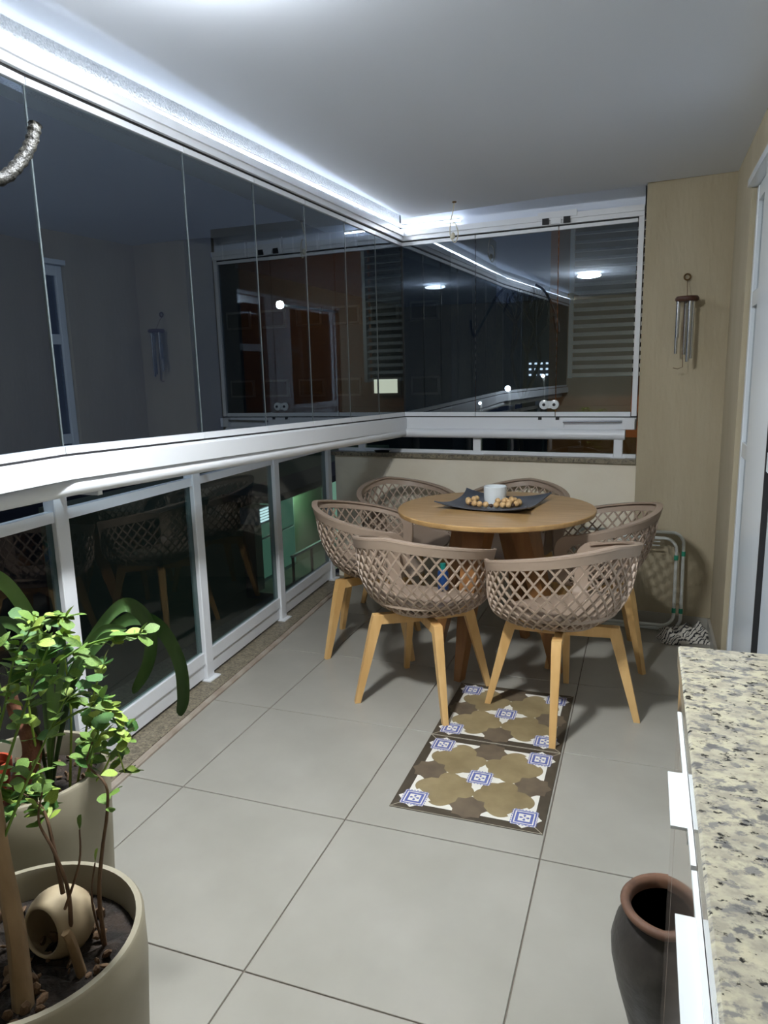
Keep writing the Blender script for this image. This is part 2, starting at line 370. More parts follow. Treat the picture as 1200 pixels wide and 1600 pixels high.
# knob locks on the glass
for x in (-.555, -.497):
    MB().lathe([(0.0001, 0), (.026, 0), (.028, .004), (.026, .014), (.012, .017), (.0001, .017)], seg=20).build('lock_plate', M_WHITE, w3, 30, True)
    o = C.objects[-1]; o.rotation_euler = (PI/2, 0, 0); o.location = (x-WLOC[w3.name][0], yg(x)-.004-WLOC[w3.name][1], 1.166)
    k = MB().lathe([(0.0001, 0), (.009, 0), (.009, .003), (.0001, .003)], seg=12).build('keyhole', M_DARK, o, local=True); k.location = (0, 0, .017)
MB().sweep((-.555, yg(-.555)), (-.497, yg(-.497)), [(.004, 1.145), (.012, 1.145), (.012, 1.187), (.004, 1.187)]).build('lock_bridge', M_WHITE, w3)
for x in (-.56, -.445):
    MB().sweep((x-.018, yg(x)), (x+.018, yg(x)), [(.03, 2.150), (.042, 2.150), (.042, 2.182), (.03, 2.182)]).build('track_latch', M_DARK, w3)
MB().sweep((-.53, yg(-.53)), (-.475, yg(-.475)), [(.03, 2.150), (.040, 2.150), (.040, 2.178), (.03, 2.178)]).build('track_cover', M_ALU, w3)
MB().sweep((-.60, yg(-.6)), (-.39, yg(-.39)), [(.034, 2.182), (.041, 2.182), (.041, 2.214), (.034, 2.214)]).build('track_cover', M_ALU, w3)
for x in (-.575, -.475):
    MB().sweep((x-.010, yg(x)), (x+.010, yg(x)), [(.028, 1.076), (.034, 1.076), (.034, 1.094), (.028, 1.094)]).build('track_latch', M_DARK, w3)
MB().sweep((-.60, yg(-.6)), (-.435, yg(-.435)), [(.028, 1.036), (.037, 1.036), (.037, 1.080), (.028, 1.080)]).build('track_cover', M_ALU, w3)
MB().tube([(-.44, yg(-.44)-.05, 1.068), (-.10, yg(-.1)-.05, 1.072)], .007, 8).build('slide_rod', M_STEEL, w3, 40)
MB().sweep((-.115, yg(-.11)), (-.05, yg(-.05)), [(.028, 1.03), (.06, 1.03), (.06, 1.09), (.028, 1.09)]).build('slide_rod_bracket', M_ALU, w3)

# ------------------------------------------------------------------ LED strip
led = empty('led_strip', (-1.6, 1.64, 2.2)); tag(led, 'glowing white LED strip lying on the upper window track under the ceiling', 'light strip')
for a, b in ((N3, N2), (N2, N), (N, K), (K, (-1.05, yg(-1.05)))):
    MB().sweep(a, b, [(.016, 2.2234), (.018, 2.2234), (.018, 2.2304), (.016, 2.2304)]).build('glowing_strip', M_LED, led)
    MB().sweep(a, b, [(.002, 2.2335), (.008, 2.2335), (.008, 2.2355), (.002, 2.2355)]).build('glowing_edge', M_LEDT, led)
    MB().sweep(a, b, [(0, 2.2232), (.0158, 2.2232), (.0158, 2.2306), (.028, 2.2306), (.028, 2.2330), (.013, 2.2330), (.013, 2.2440), (.0115, 2.2440), (.0115, 2.2330), (0, 2.2330)]).build('strip_base_and_shield', M_ALU, led)  # lips added to shield the cove from the strip's light

# ------------------------------------------------------------------ ceiling lamp
def ceiling_lamp(c, label):
    lamp = empty('ceiling_lamp', c); tag(lamp, label, 'ceiling lamp')
    MB().lathe([(.0001, 0), (.07, 0), (.07, -.010), (.0001, -.010)], c, 40).build('lamp_body', M_ALU, lamp, 40)
    MB().lathe([(.0001, -.0475)]+[(.105*math.cos(x), -.030+.017*math.sin(x)) for x in [(-1.35+.3*k) for k in range(10)]]+[(.0001, -.0102)], c, 40).build('diffuser', M_LAMP, lamp, True)
ceiling_lamp((-.86, 1.36, Z_CEIL), 'round white ceiling lamp above the front tiles, seen mirrored in the far glazing')

# ------------------------------------------------------------------ balcony railing
rl = empty('balcony_railing', (-1.84, 2.58, 0)); tag(rl, 'white aluminium balcony railing with dark glass panels along the window side', 'railing')
PP = [(-1.70, -.15), (-1.735, .83), (-1.787, 1.775), (-1.841, 2.60), (-1.896, 3.42), (-1.950, 4.235)]
for i, (px, py) in enumerate(PP):
    MB().bbox(px-.025, px+.025, py-.028, py+.028, .024, 1.02, .003).build('post', M_ALU, rl)
    MB().bbox(px-.045, px+.048, py-.045, py+.045, .018, .024, .002).build('base_plate', M_ALU, rl)
for p, q in zip(PP[:-1], PP[1:]):
    d = Vector((q[0]-p[0], q[1]-p[1])).normalized(); a = (p[0]+d.x*.029, p[1]+d.y*.029); b = (q[0]-d.x*.029, q[1]-d.y*.029)
    ta = lerp(.955, .925, max(0, (p[1]-1.8)/2.4)); tb = lerp(.955, .925, max(0, (q[1]-1.8)/2.4))
    MB().sweep(a, b, [(-.004, .12), (.004, .12), (.004, ta-.02), (-.004, ta-.02)], [(-.004, .12), (.004, .12), (.004, tb-.02), (-.004, tb-.02)]).build('glass_panel', M_GLASS_R, rl)
    MB().sweep(a, b, [(-.015, ta-.035), (.015, ta-.035), (.015, ta), (-.015, ta)], [(-.015, tb-.035), (.015, tb-.035), (.015, tb), (-.015, tb)]).build('top_rail', M_ALU, rl)
    MB().sweep(a, b, [(-.015, .095), (.015, .095), (.015, .148), (-.015, .148)]).build('bottom_rail', M_ALU, rl)
    MB().sweep(a, b, [(-.012, .03), (.008, .03), (.008, .095), (-.012, .095)]).build('kick_rail', M_ALU, rl)
hn = Vector((.998, -.064))
hr = [(-1.60, -.9, 1.045), (-1.635, .5, 1.045), (-1.655, 1.45, 1.045), (-1.635, 1.56, 1.048), (-1.598, 1.66, 1.055), (-1.54, 2.6, 1.035), (-1.42, 4.295, 1.0)]
MB().tube(hr, .026, 12).build('handrail', M_ALU, rl, 50)
MB().tube([(-1.435, 4.285, .999), (-.10, 4.185, .998)], .029, 14).build('handrail', M_ALU, rl, 50)
for (px, py), hx in zip(PP, (-1.62, -1.645, -1.60, -1.55, -1.49, -1.43)):
    MB().box(px-.01, hx, py-.010, py+.010, 1.012, 1.026).build('bracket', M_ALU, rl)
# short posts and glass on the low wall
for x, zt in ((-1.745, .965), (-.955, .975), (-.135, .975)):
    y = lerp(LW0[1], LW1[1], (x+1.93)/1.895)+.06
    MB().bbox(x-.024, x+.024, y-.02, y+.02, .870, zt, .003).build('short_post', M_ALU, rl)
    MB().box(x-.04, x+.04, y-.032, y+.032, .8702, .876).build('short_post_foot', M_ALU, rl)
yl = lambda x: lerp(LW0[1], LW1[1], (x+1.93)/1.895)+.06
for xa, xb in ((-1.92, -1.77), (-1.72, -.98), (-.93, -.16), (-.11, -.04)):
    MB().sweep((xa, yl(xa)), (xb, yl(xb)), [(-.004, .885), (.004, .885), (.004, .985), (-.004, .985)]).build('glass_panel', M_GLASS_R, rl)
    MB().sweep((xa, yl(xa)), (xb, yl(xb)), [(-.012, .8705), (.012, .8705), (.012, .892), (-.012, .892)]).build('bottom_rail', M_ALU, rl)

# ------------------------------------------------------------------ sliding door on the right
d1 = empty('door_1', (.42, 2.3, 0)); tag(d1, kind='structure')
def leaf(x, y0, y1, st0, st1, bars, z0=.03, z1=2.05, solid=None, gm=M_GLASS_D):
    MB().bbox(x-.02, x+.02, y0, y0+st0, z0, z1, .003).build('door_stile', M_DOORW, d1)
    MB().bbox(x-.02, x+.02, y1-st1, y1, z0, z1, .003).build('door_stile', M_DOORW, d1)
    MB().bbox(x-.018, x+.018, y0+st0, y1-st1, z1-.06, z1, .003).build('door_rail', M_DOORW, d1)
    MB().bbox(x-.018, x+.018, y0+st0, y1-st1, z0, z0+.08, .003).build('door_rail', M_DOORW, d1)
    for z in bars: MB().bbox(x-.018, x+.018, y0+st0, y1-st1, z-.03, z+.03, .003).build('door_rail', M_DOORW, d1)
    zz = [z0+.08]+[v for z in bars for v in (z-.03, z+.03)]+[z1-.06]
    for k in range(0, len(zz), 2):
        m_ = M_DOORW if (solid and zz[k+1] < solid) else gm
        MB().box(x-.004, x+.004, y0+st0, y1-st1, zz[k], zz[k+1]).build('door_pane', m_, d1)
leaf(.400, 2.15, 3.335, .05, .045, (1.02, 1.62))
leaf(.372, 1.50, 2.89, .06, .45, (1.07,), solid=1.1)
leaf(.425, 1.305, 1.56, .04, .04, (1.07,))
MB().box(.345, .45, 1.305, 3.339, 2.052, 2.08).build('head_track', M_DOORW, d1)
MB().box(.350, .45, 1.305, 3.339, .0, .028).build('sill_track', M_DOORW, d1)
MB().box(.3505, .376, 2.432, 2.4395, .12, 1.98).build('seal_strip', M_DARK, d1)
# the unlit room behind the door
rb = MB(); rb.box(2.4, 2.45, 1.0, 3.6, 0, 2.4).box(.5, 2.45, 3.6, 3.65, 0, 2.4).box(.5, 2.45, .95, 1.0, 0, 2.4).box(.5, 2.45, .95, 3.65, 2.35, 2.4).box(.62, 2.45, .95, 3.65, -.06, -.01)
tag(rb.build('wall_interior', M_WALL), kind='structure')

# ------------------------------------------------------------------ granite counter and cabinet
CX = .068; CYF = 1.236
top = MB().bbox(CX, .36, -.86, CYF, .868, .9, .003).build('countertop', M_GRAN); tag(top, 'speckled cream granite countertop beside the door at the right edge', 'countertop')
cab = empty('base_cabinet', (.21, .2, 0)); tag(cab, 'glossy taupe base cabinet under the speckled granite top', 'cabinet')
MB().box(CX+.022, .355, -.86, CYF-.012, .06, .867).build('cabinet_body', M_CABI, cab)
MB().box(CX+.05, .355, -.84, CYF-.03, .0, .06).build('plinth', M_DARK, cab)
ye = [1.125, .745, .30, -.15, -.50, -.86]
MB().bbox(CX+.004, CX+.0215, 1.127, CYF-.012, .075, .862, .0015).build('end_panel', M_CABI, cab)
for a, b in zip(ye[:-1], ye[1:]):
    dr = MB().bbox(CX+.004, CX+.0215, b+.002, a-.002, .075, .862, .0015).build('cabinet_door', M_CABI, cab)
    hy0, hy1 = {0: (.825, .948), 1: (.53, .677)}.get(ye.index(a), (lerp(a, b, .35), lerp(a, b, .65)))
    hy0, hy1 = min(hy0, hy1), max(hy0, hy1)
    MB().box(CX-.020, CX+.0035, hy0, hy1, .824, .828).build('handle_plate', M_WHITE, dr)
    MB().box(CX-.001, CX+.0035, hy0, hy1, .806, .824).build('handle_back', M_WHITE, dr)
    MB().box(CX-.002, CX+.0035, b+.004, a-.004, .828, .834).build('handle_strip', M_WHITE, dr)

# ------------------------------------------------------------------ clay jar
jc = (.085, 1.35, 0)
jar = empty('clay_jar', jc); tag(jar, 'black fired clay jar with reddish rim on the floor beside the counter', 'jar')
jp = [(.0001, .0), (.055, .0), (.062, .006), (.075, .06), (.094, .13), (.106, .19), (.108, .225), (.100, .262), (.086, .285), (.080, .296)]
ji = [(.073, .296), (.078, .28), (.094, .255), (.100, .22), (.095, .17), (.07, .06), (.05, .015), (.0001, .015)]
MB().lathe(jp+ji, jc, 40).build('jar_body', M_CLAYD, jar, 60)
MB().lathe([(.072, .296), (.080, .296), (.090, .304), (.093, .312), (.088, .319), (.079, .319), (.073, .311), (.072, .296)], jc, 40).build('jar_rim', M_CLAYR, jar, 60)

# ------------------------------------------------------------------ patterned floor mats
def star(cx, cy, r1, r2, n=8, rot=0):
    return [(cx+(r1 if k % 2 == 0 else r2)*math.cos(rot+PI*k/n), cy+(r1 if k % 2 == 0 else r2)*math.sin(rot+PI*k/n)) for k in range(2*n)]
def mat_rug(x0, y0, label):
    c = (x0+.2435, y0+.2425, 0)
    r = empty('patterned_floor_mat', c); tag(r, label, 'floor mat', 'patterned floor mats')
    h = .2425; z = .0
    MB().bbox(c[0]-h, c[0]+h, c[1]-h, c[1]+h, z, z+.003, .0008).build('mat_base', M_MB, r)
    MB().box(c[0]-.208, c[0]+.208, c[1]-.208, c[1]+.208, z+.003, z+.0032).build('white_field', M_MW, r)
    ml = MB()
    for sx in (-1, 1):
        for sy in (-1, 1):
            ml.poly([(c[0]+sx*.208, c[1]+sy*.2065), (c[0]+sx*.2415, c[1]+sy*.24), (c[0]+sx*.24, c[1]+sy*.2415), (c[0]+sx*.2065, c[1]+sy*.208)], z+.003, z+.0031)
    for k in (-1, 1): ml.box(c[0]-h+.001, c[0]+h-.001, c[1]+k*(h-.0016)-.0008, c[1]+k*(h-.0016)+.0008, z+.003, z+.0031)
    tag(ml.build('mitre_line', M_MLN, r), kind='stuff')
    for sx in (-1, 1):
        for sy in (-1, 1):
            cx, cy = c[0]+sx*.0985, c[1]+sy*.0985
            pts = [(cx+.100*(.90+.10*abs(math.cos(4*a+0.0)))*math.cos(a), cy+.100*(.90+.10*abs(math.cos(4*a)))*math.sin(a)) for a in [2*PI*k/64 for k in range(64)]]
            pts = [(min(max(p[0], c[0]-.2), c[0]+.2), min(max(p[1], c[1]-.2), c[1]+.2)) for p in pts]
            MB().poly(pts, z+.0032, z+.0035).build('tan_flower', M_MT, r)
    for a in range(4):
        cx, cy = c[0]+.178*math.cos(a*PI/2), c[1]+.178*math.sin(a*PI/2)
        MB().poly(star(cx, cy, .062, .050), z+.0032, z+.0037).build('brown_star', M_MS, r)
    for (cx, cy) in [(0, 0)]+[(sx*.178, sy*.178) for sx in (-1, 1) for sy in (-1, 1)]:
        cx += c[0]; cy += c[1]
        s = MB().poly(star(cx, cy, .054, .043), z+.0037, z+.0039).build('white_star', M_MW, r)
        g = MB(); zz = (z+.0039, z+.0041)
        for q0, q1 in ((.036, .031), (.027, .0185)):
            g.box(cx-q0, cx+q0, cy+q1, cy+q0, *zz).box(cx-q0, cx+q0, cy-q0, cy-q1, *zz).box(cx-q0, cx-q1, cy-q1, cy+q1, *zz).box(cx+q1, cx+q0, cy-q1, cy+q1, *zz)
        for k in range(4):
            a = k*PI/2; ux, uy = math.cos(a), math.sin(a)
            g.poly([(cx+ux*.002, cy+uy*.002), (cx+ux*.012-uy*.005, cy+uy*.012+ux*.005), (cx+ux*.0165, cy+uy*.0165), (cx+ux*.012+uy*.005, cy+uy*.012-ux*.005)], *zz)
        for k in range(-3, 4):
            for sgn in (-1, 1):
                g.box(cx+k*.0105-.003, cx+k*.0105+.003, cy+sgn*.0395-.0015, cy+sgn*.0395+.0015, *zz)
                g.box(cx+sgn*.0395-.0015, cx+sgn*.0395+.0015, cy+k*.0105-.003, cy+k*.0105+.003, *zz)
        g.build('blue_motif', M_MBL, s)
mat_rug(-.722, 1.942, 'tile-patterned floor mat lying nearest the camera, fully uncovered')
mat_rug(-.722, 2.4285, 'tile-patterned floor mat half under the chairs, behind the uncovered one')

# ------------------------------------------------------------------ chairs
PHM = math.radians(122)
def shell(ph, t):
    a, b = .270, .284
    zr = .742-.115*(abs(ph)/PHM)**1.25
    sd = (abs(ph)/PHM)**2
    rho = lerp(.54+.20*sd, 1.0, 1-(1-t)**(2.5+1.8*sd))
    rho += .035*max(0, t-.8)/.2*max(0, t-.8)/.2
    zb = .397
    z = zb+(zr-zb)*(t**1.45*.75+.25*t)
    k = 1+.10*max(0, math.cos(ph))*t
    x = -math.cos(ph)*a*rho*k+.02; y = math.sin(ph)*b*rho
    return Vector((x, y, z))
def snorm(ph, t):
    e = 1e-3
    n = (shell(ph+e, t)-shell(ph-e, t)).cross(shell(ph, min(t+e, 1))-shell(ph, t-e))
    return n.normalized()
def make_chair():
    r = empty('armchair')
    # lattice and rim
    g = MB(); NS = 38; K2 = .52
    for fam in (-1, 1):
        for k in range(NS*2):
            p0 = -PHM-1.2+k*(2*PHM+2.4)/(NS*2-1)
            if k % 2: continue
            cs = []; ns = []
            for i in range(15):
                t = .05+.89*i/14; ph = p0+fam*K2*(t-.5)*2
                if -PHM <= ph <= PHM: cs.append(shell(ph, t)); ns.append(snorm(ph, t))
            if len(cs) >= 3: g.ribbon(cs, ns, .0034, .004)
    g.build('lattice_back', M_PLASTIC, r, 50)
    # rim: over the back and down both front edges
    path = []
    for i in range(9): path.append((-PHM, .06+.74*i/8))
    for i in range(1, 6): a = i/6*PI/2; path.append((-PHM+.18*(1-math.cos(a)), .80+.16*math.sin(a)))
    n = 34
    for i in range(n+1): path.append((-PHM+.18+(2*PHM-.36)*i/n, .96))
    path += [(-p, t) for p, t in reversed(path[:14])]
    g = MB(); g.ribbon([shell(p, t) for p, t in path], [snorm(p, t) for p, t in path], [.019+.011*min(1, max(0, (abs(p)-PHM+.3)/.25)) for p, t in path], .006)
    g.build('rim', M_PLASTIC, r, 50)
    g = MB(); pl = [(-PHM+.12+(2*PHM-.24)*i/40, 1.0) for i in range(41)]
    g.ribbon([shell(p, t)+snorm(p, t)*.008 for p, t in pl], [Vector((0, 0, 1))]*41, .014, .004)
    g.build('rim_lip', M_PLASTIC, r, 50)
    # seat
    g = MB(); nr, na = 8, 40; vs = []
    for i in range(nr+1):
        q = i/nr
        for k in range(na):
            a = 2*PI*k/na; x = .225*q*math.cos(a)+.024; y = .228*q*math.sin(a)
            x = x*1.05 if x > 0 else x
            z = .425+.030*q**3*(1-.8*max(0, math.cos(a)))-.03*max(0, math.cos(a))*q**4
            vs.append((x, y, z))
    nb = len(vs); vs += [(x, y, z-.012) for x, y, z in vs]
    fs = [(i*na+k, i*na+(k+1) % na, (i+1)*na+(k+1) % na, (i+1)*na+k) for i in range(nr) for k in range(na)]
    fs += [tuple(nb+j for j in reversed(f)) for f in fs]
    fs += [(nr*na+k, nr*na+(k+1) % na, nb+nr*na+(k+1) % na, nb+nr*na+k) for k in range(na)]
    g.add(vs, fs); g.build('seat', M_PLASTIC, r, 50)
    MB().lathe([(.0001, .386), (.130, .386), (.142, .390), (.152, .400), (.160, .414), (.0001, .414)], (.01, 0, 0), 32).build('shell_base', M_PLASTIC, r, 50)
    MB().lathe([(.0001, .3818), (.12, .3818), (.12, .386), (.0001, .386)], (.01, 0, 0), 20).build('mount', M_DARK, r, 40)
    # four legs with their cross arms
    for k in range(4):
        a = PI/4+k*PI/2; c, s = math.cos(a), math.sin(a)
        L = lambda rad, side, z: (c*rad-s*side, s*rad+c*side, z)
        g = MB()
        def prism(sec):
            vs = []; 
            for rad0, rad1, hw, z in sec:
                vs += [L(rad0, -hw, z), L(rad1, -hw, z), L(rad1, hw, z), L(rad0, hw, z)]
            fs = [(3, 2, 1, 0)]+[(4*i+j, 4*i+(j+1) % 4, 4*i+4+(j+1) % 4, 4*i+4+j) for i in range(len(sec)-1) for j in range(4)]+[tuple(4*len(sec)-4+j for j in range(4))]
            g.add(vs, fs)
        prism([(.282, .306, .0115, .0), (.186, .230, .0175, .335), (.170, .216, .018, .3815)])
        g.add([L(.0, -.015, .335), L(.19, -.015, .340), L(.19, .015, .340), L(.0, .015, .335), L(.0, -.015, .3815), L(.19, -.015, .3815), L(.19, .015, .3815), L(.0, .015, .3815)],
              [(0, 3, 2, 1), (4, 5, 6, 7), (0, 1, 5, 4), (1, 2, 6, 5), (2, 3, 7, 6), (3, 0, 4, 7)])
        g.build('leg', M_BEECH, r)
    return r
chair = make_chair()
spots = [(-.850, 2.760, 78, 'taupe lattice armchair at the table front, left of the two nearest'),
         (-.276, 2.757, 136, 'taupe lattice armchair at the table front, right of the two nearest'),
         (-1.262, 3.25, 13, 'taupe lattice armchair at the left side of the table by the glass railing'),
         (-1.275, 3.865, -45, 'taupe lattice armchair in the rear left corner near the low wall'),
         (-.655, 3.875, -98, 'taupe lattice armchair behind the white cup, backed to the low wall'),
         (-.200, 3.42, 188, 'taupe lattice armchair at the right side of the table by the tubular rack')]
for i, (x, y, a, lb) in enumerate(spots):
    o = chair if i == 0 else copy_tree(chair)
    o.location = (x, y, .0005); o.rotation_euler = (0, 0, math.radians(a)); tag(o, lb, 'chair', 'lattice armchairs around the round table')

# ------------------------------------------------------------------ round table
TC = (-.64, 3.25, 0)
tb = empty('round_table', TC); tag(tb, 'round oak dining table with four splayed wooden legs', 'table')
MB().lathe([(.0001, .712), (.43, .712), (.452, .720), (.455, .728), (.455, .738), (.452, .741), (.0001, .741)], TC, 72).build('tabletop', M_OAK, tb, 30)
for k in range(4):
    a = math.radians(-108+90*k); c, s = math.cos(a), math.sin(a); vs = []
    for r0, r1, hw, z in ((.300, .345, .016, 0), (.20, .27, .036, .36), (.085, .185, .060, .7118)):
        for rad, sd in ((r0, -hw), (r1, -hw), (r1, hw), (r0, hw)): vs.append((TC[0]+c*rad-s*sd, TC[1]+s*rad+c*sd, z))
    MB().add(vs, [(3, 2, 1, 0)]+[(4*i+j, 4*i+(j+1) % 4, 4*i+4+(j+1) % 4, 4*i+4+j) for i in range(2) for j in range(4)]+[(8, 9, 10, 11)]).build('table_leg', M_OAKSHADE, tb)
# plate, bead garland and cup
ZT = .7412
pc = (-.655, 3.30, ZT)
g = MB(); n = 16; vs = []; rot = math.radians(-8)
for i in range(n+1):
    for j in range(n+1):
        u = -1+2*i/n; v = -1+2*j/n
        x = .20*u*(1+.10*(abs(v)**3)); y = .185*v*(1+.10*(abs(u)**3))
        z = .004+.028*max(0, (abs(u)*abs(v)))**2.2+.010*max(abs(u), abs(v))**6
        vs.append((pc[0]+x*math.cos(rot)-y*math.sin(rot), pc[1]+x*math.sin(rot)+y*math.cos(rot), pc[2]+z))
nb = len(vs); vs += [(x, y, max(z-.006, ZT)) for x, y, z in vs]; m_ = n+1
fs = [(i*m_+j, (i+1)*m_+j, (i+1)*m_+j+1, i*m_+j+1) for i in range(n) for j in range(n)]; fs += [tuple(nb+q for q in reversed(f)) for f in fs]
rim_ = [i*m_ for i in range(n)]+[n*m_+j for j in range(n)]+[(n-i)*m_+n for i in range(n)]+[n-j for j in range(n)]
fs += [(rim_[k], rim_[(k+1) % len(rim_)], nb+rim_[(k+1) % len(rim_)], nb+rim_[k]) for k in range(len(rim_))]
plate = g.add(vs, fs).build('square_plate', M_PLATE, None, 50); tag(plate, 'dark grey square plate with raised corners on the round table', 'plate')
g = MB(); n = 16; rot = math.radians(32); cc = (-.80, 3.30)
nap = [(cc[0]+.10*(u*math.cos(rot)-v*math.sin(rot)), cc[1]+.10*(u*math.sin(rot)+v*math.cos(rot))) for u, v in ((-1, -.8), (1, -1), (1, 1), (-.9, .9))]
cup = empty('white_cup', (pc[0], pc[1]+.02, ZT+.0045)); tag(cup, 'plain white ceramic cup standing on the grey square plate', 'cup')
MB().lathe([(.0001, 0), (.040, 0), (.046, .004), (.049, .03), (.050, .082), (.0475, .084), (.045, .080), (.044, .012), (.0001, .012)], (pc[0], pc[1]+.02, ZT+.0045), 36, 1.08, 1.08).build('cup_body', M_WHITE, cup, 40)
gar = empty('bead_garland', (pc[0], pc[1], ZT+.006)); tag(gar, 'string of pale wooden beads looped around the white cup on the plate', 'bead garland')
bmesh_b = MB().lathe([(.0001, -.0145)]+[(.0145*math.cos(a), .0145*math.sin(a)) for a in [(-1.2+.4*k) for k in range(7)]]+[(.0001, .0145)], seg=12).mesh('bead', M_BEAD, smooth=True)
bmesh_d = MB().lathe([(.0001, -.009)]+[(.009*math.cos(a), .009*math.sin(a)) for a in [(-1.2+.4*k) for k in range(7)]]+[(.0001, .009)], seg=10).mesh('dark_bead', M_BEADD, smooth=True)
gp = bez([(-.780, 3.30, 0), (-.758, 3.235, 0), (-.70, 3.205, 0), (-.64, 3.20, 0), (-.585, 3.21, 0), (-.545, 3.245, 0), (-.535, 3.29, 0), (-.56, 3.335, 0), (-.60, 3.375, 0)], 12)
acc = 0; last = gp[0]; k = 0; step = 0
ropep = []
for p in gp:
    ropep.append((p.x, p.y, ZT+.019))
for i, p in enumerate(gp):
    acc += (p-last).length; last = p
    if acc >= step:
        big = (k % 4 != 3); me = bmesh_b if big else bmesh_d
        link_mesh('bead' if big else 'dark_bead', me, gar, (p.x, p.y, ZT+(.0195 if big else .015)), (random.random()*3, random.random()*3, 0)); k += 1
        acc = 0; step = .026 if k % 4 not in (3, 0) else .021
for (x, y) in ((-.745, 3.275), (-.742, 3.31), (-.575, 3.25), (-.57, 3.285), (-.60, 3.255), (-.598, 3.29), (-.625, 3.235)):
    link_mesh('bead', bmesh_b, gar, (x, y, ZT+.022+random.random()*.012), (1, 2, 0))
MB().tube(ropep, .002, 5).build('cord', M_TWIG, gar)
# small bottle on the front left chair
bt = empty('small_bottle', (-.80, 2.905, .4325)); tag(bt, 'small bottle with blue label and teal cap on the front left chair seat', 'bottle')
MB().lathe([(.0001, 0), (.022, 0), (.024, .004), (.024, .075), (.014, .092), (.0001, .092)], (-.80, 2.905, .4325), 20).build('bottle_body', M_BLUE, bt, 40)
MB().lathe([(.0001, .0921), (.013, .0921), (.013, .116), (.0001, .116)], (-.80, 2.905, .4325), 16).build('cap', M_TEAL, bt, 40)

# ------------------------------------------------------------------ folded tubular rack
rk = empty('folding_rack', (0, 3.86, 0)); tag(rk, 'folded white tubular clothes rack with green tape leaning on the beige wall', 'clothes rack')
def loop(x0, x1, z0, z1, y0, lean, r=.06, n=6):
    pts = []
    for cx, cz, a0 in ((x1-r, z1-r, 0), (x0+r, z1-r, PI/2), (x0+r, z0+r, PI), (x1-r, z0+r, 1.5*PI)):
        for i in range(n+1):
            a = a0+PI/2*i/n; x = cx+r*math.cos(a); z = cz+r*math.sin(a); pts.append((x, y0+lean*z, z))
    return pts
MB().tube(loop(-.33, .215, .012, .52, 3.845, .10), .0085, 10, closed=True).build('outer_frame', M_TUBEW, rk, 60)
MB().tube(loop(-.33, .180, .040, .495, 3.815, .10), .0085, 10, closed=True).build('inner_frame', M_TUBEW, rk, 60)
for z in (.455, .475): MB().tube([(-.33, 3.82+.1*z, z), (.10, 3.82+.1*z, z)], .004, 6).build('cross_wire', M_TUBEW, rk, 60)
for x, y0, zz in ((.215, 3.845, (.40, .425)), (.215, 3.845, (.10, .125)), (.180, 3.815, (.385, .41)), (.180, 3.815, (.11, .135))):
    MB().tube([(x, y0+.1*zz[0], zz[0]), (x, y0+.1*zz[1], zz[1])], .0102, 10).build('tape_band', M_TAPE, rk, 60)

# ------------------------------------------------------------------ striped cloth on the floor
g = MB(); nx, ny = 46, 30; vs = []
rnd = random.Random(3)
ph = [rnd.random()*6 for _ in range(8)]
for i in range(nx+1):
    for j in range(ny+1):
        u = i/nx; v = j/ny
        edge = min(u, 1-u, v, 1-v)
        env = min(1, edge/.18)**.7
        x = .112+.238*u+.012*math.sin(9*v+ph[0]); y = 3.66+.20*v+.02*math.sin(6*u+ph[1])+.02*u
        z = .006+env*(.030+.016*math.sin(15*u+7*v+ph[2])+.013*math.sin(21*v-9*u+ph[3])+.008*math.sin(38*u+ph[4])*math.sin(25*v))
        vs.append((x, y, max(.004, z)))
m_ = ny+1; nb = len(vs); vs += [(x, y, max(.001, z-.004)) for x, y, z in vs]
fs = [(i*m_+j, (i+1)*m_+j, (i+1)*m_+j+1, i*m_+j+1) for i in range(nx) for j in range(ny)]; fs += [tuple(nb+q for q in reversed(f)) for f in fs]
rim_ = [i*m_ for i in range(nx)]+[nx*m_+j for j in range(ny)]+[(nx-i)*m_+ny for i in range(nx)]+[ny-j for j in range(ny)]
fs += [(rim_[k], rim_[(k+1) % len(rim_)], nb+rim_[(k+1) % len(rim_)], nb+rim_[k]) for k in range(len(rim_))]
tag(g.add(vs, fs).build('floor_cloth', M_CLOTHW, None, True), 'crumpled white cloth with dark stripes on the floor by the door', 'cloth')

# ------------------------------------------------------------------ wind chime, hook ring, ceiling wire, LED hose
wc = empty('wind_chime', (.167, 3.855, 1.68)); tag(wc, 'wind chime of metal tubes under a dark wooden disc on the beige column', 'wind chime')
MB().lathe([(.0001, -.012), (.048, -.012), (.054, -.004), (.054, .004), (.048, .012), (.0001, .012)], (.167, 3.855, 1.682), 28).build('wooden_disc', M_CHIMEW, wc, 40)
for x, y, z0, z1, r in ((.128, 3.84, 1.50, 1.672, .0095), (.126, 3.855, 1.425, 1.60, .007), (.180, 3.825, 1.385, 1.672, .0095), (.196, 3.86, 1.40, 1.672, .0085), (.165, 3.885, 1.42, 1.672, .0085)):
    MB().tube([(x, y, z0), (x, y, z1)], r, 12).build('chime_tube', M_STEEL, wc, 40)
MB().tube([(.155, 3.855, 1.67), (.157, 3.855, 1.50), (.162, 3.855, 1.36), (.14, 3.85, 1.352), (.118, 3.845, 1.357)], .0018, 5).build('string', M_TWIG, wc)
MB().tube([(.167, 3.855, 1.693), (.166, 3.90, 1.76), (.166, 3.922, 1.778)], .0015, 5).build('hanging_string', M_TWIG, wc)
hk = MB().tube([(.165+.014*math.cos(a), 3.912+.0*a, 1.79+.014*math.sin(a)) for a in [2*PI*i/16 for i in range(16)]], .004, 8, closed=True).build('wall_ring', M_BRASS, None, True)
tag(hk, 'small brass ring fixed to the beige column above the wind chime', 'wall hook')
cw = empty('ceiling_wire', (-.99, 3.89, 2.24)); tag(cw, 'loose pale wire hanging from a ceiling hook near the window corner', 'wire')
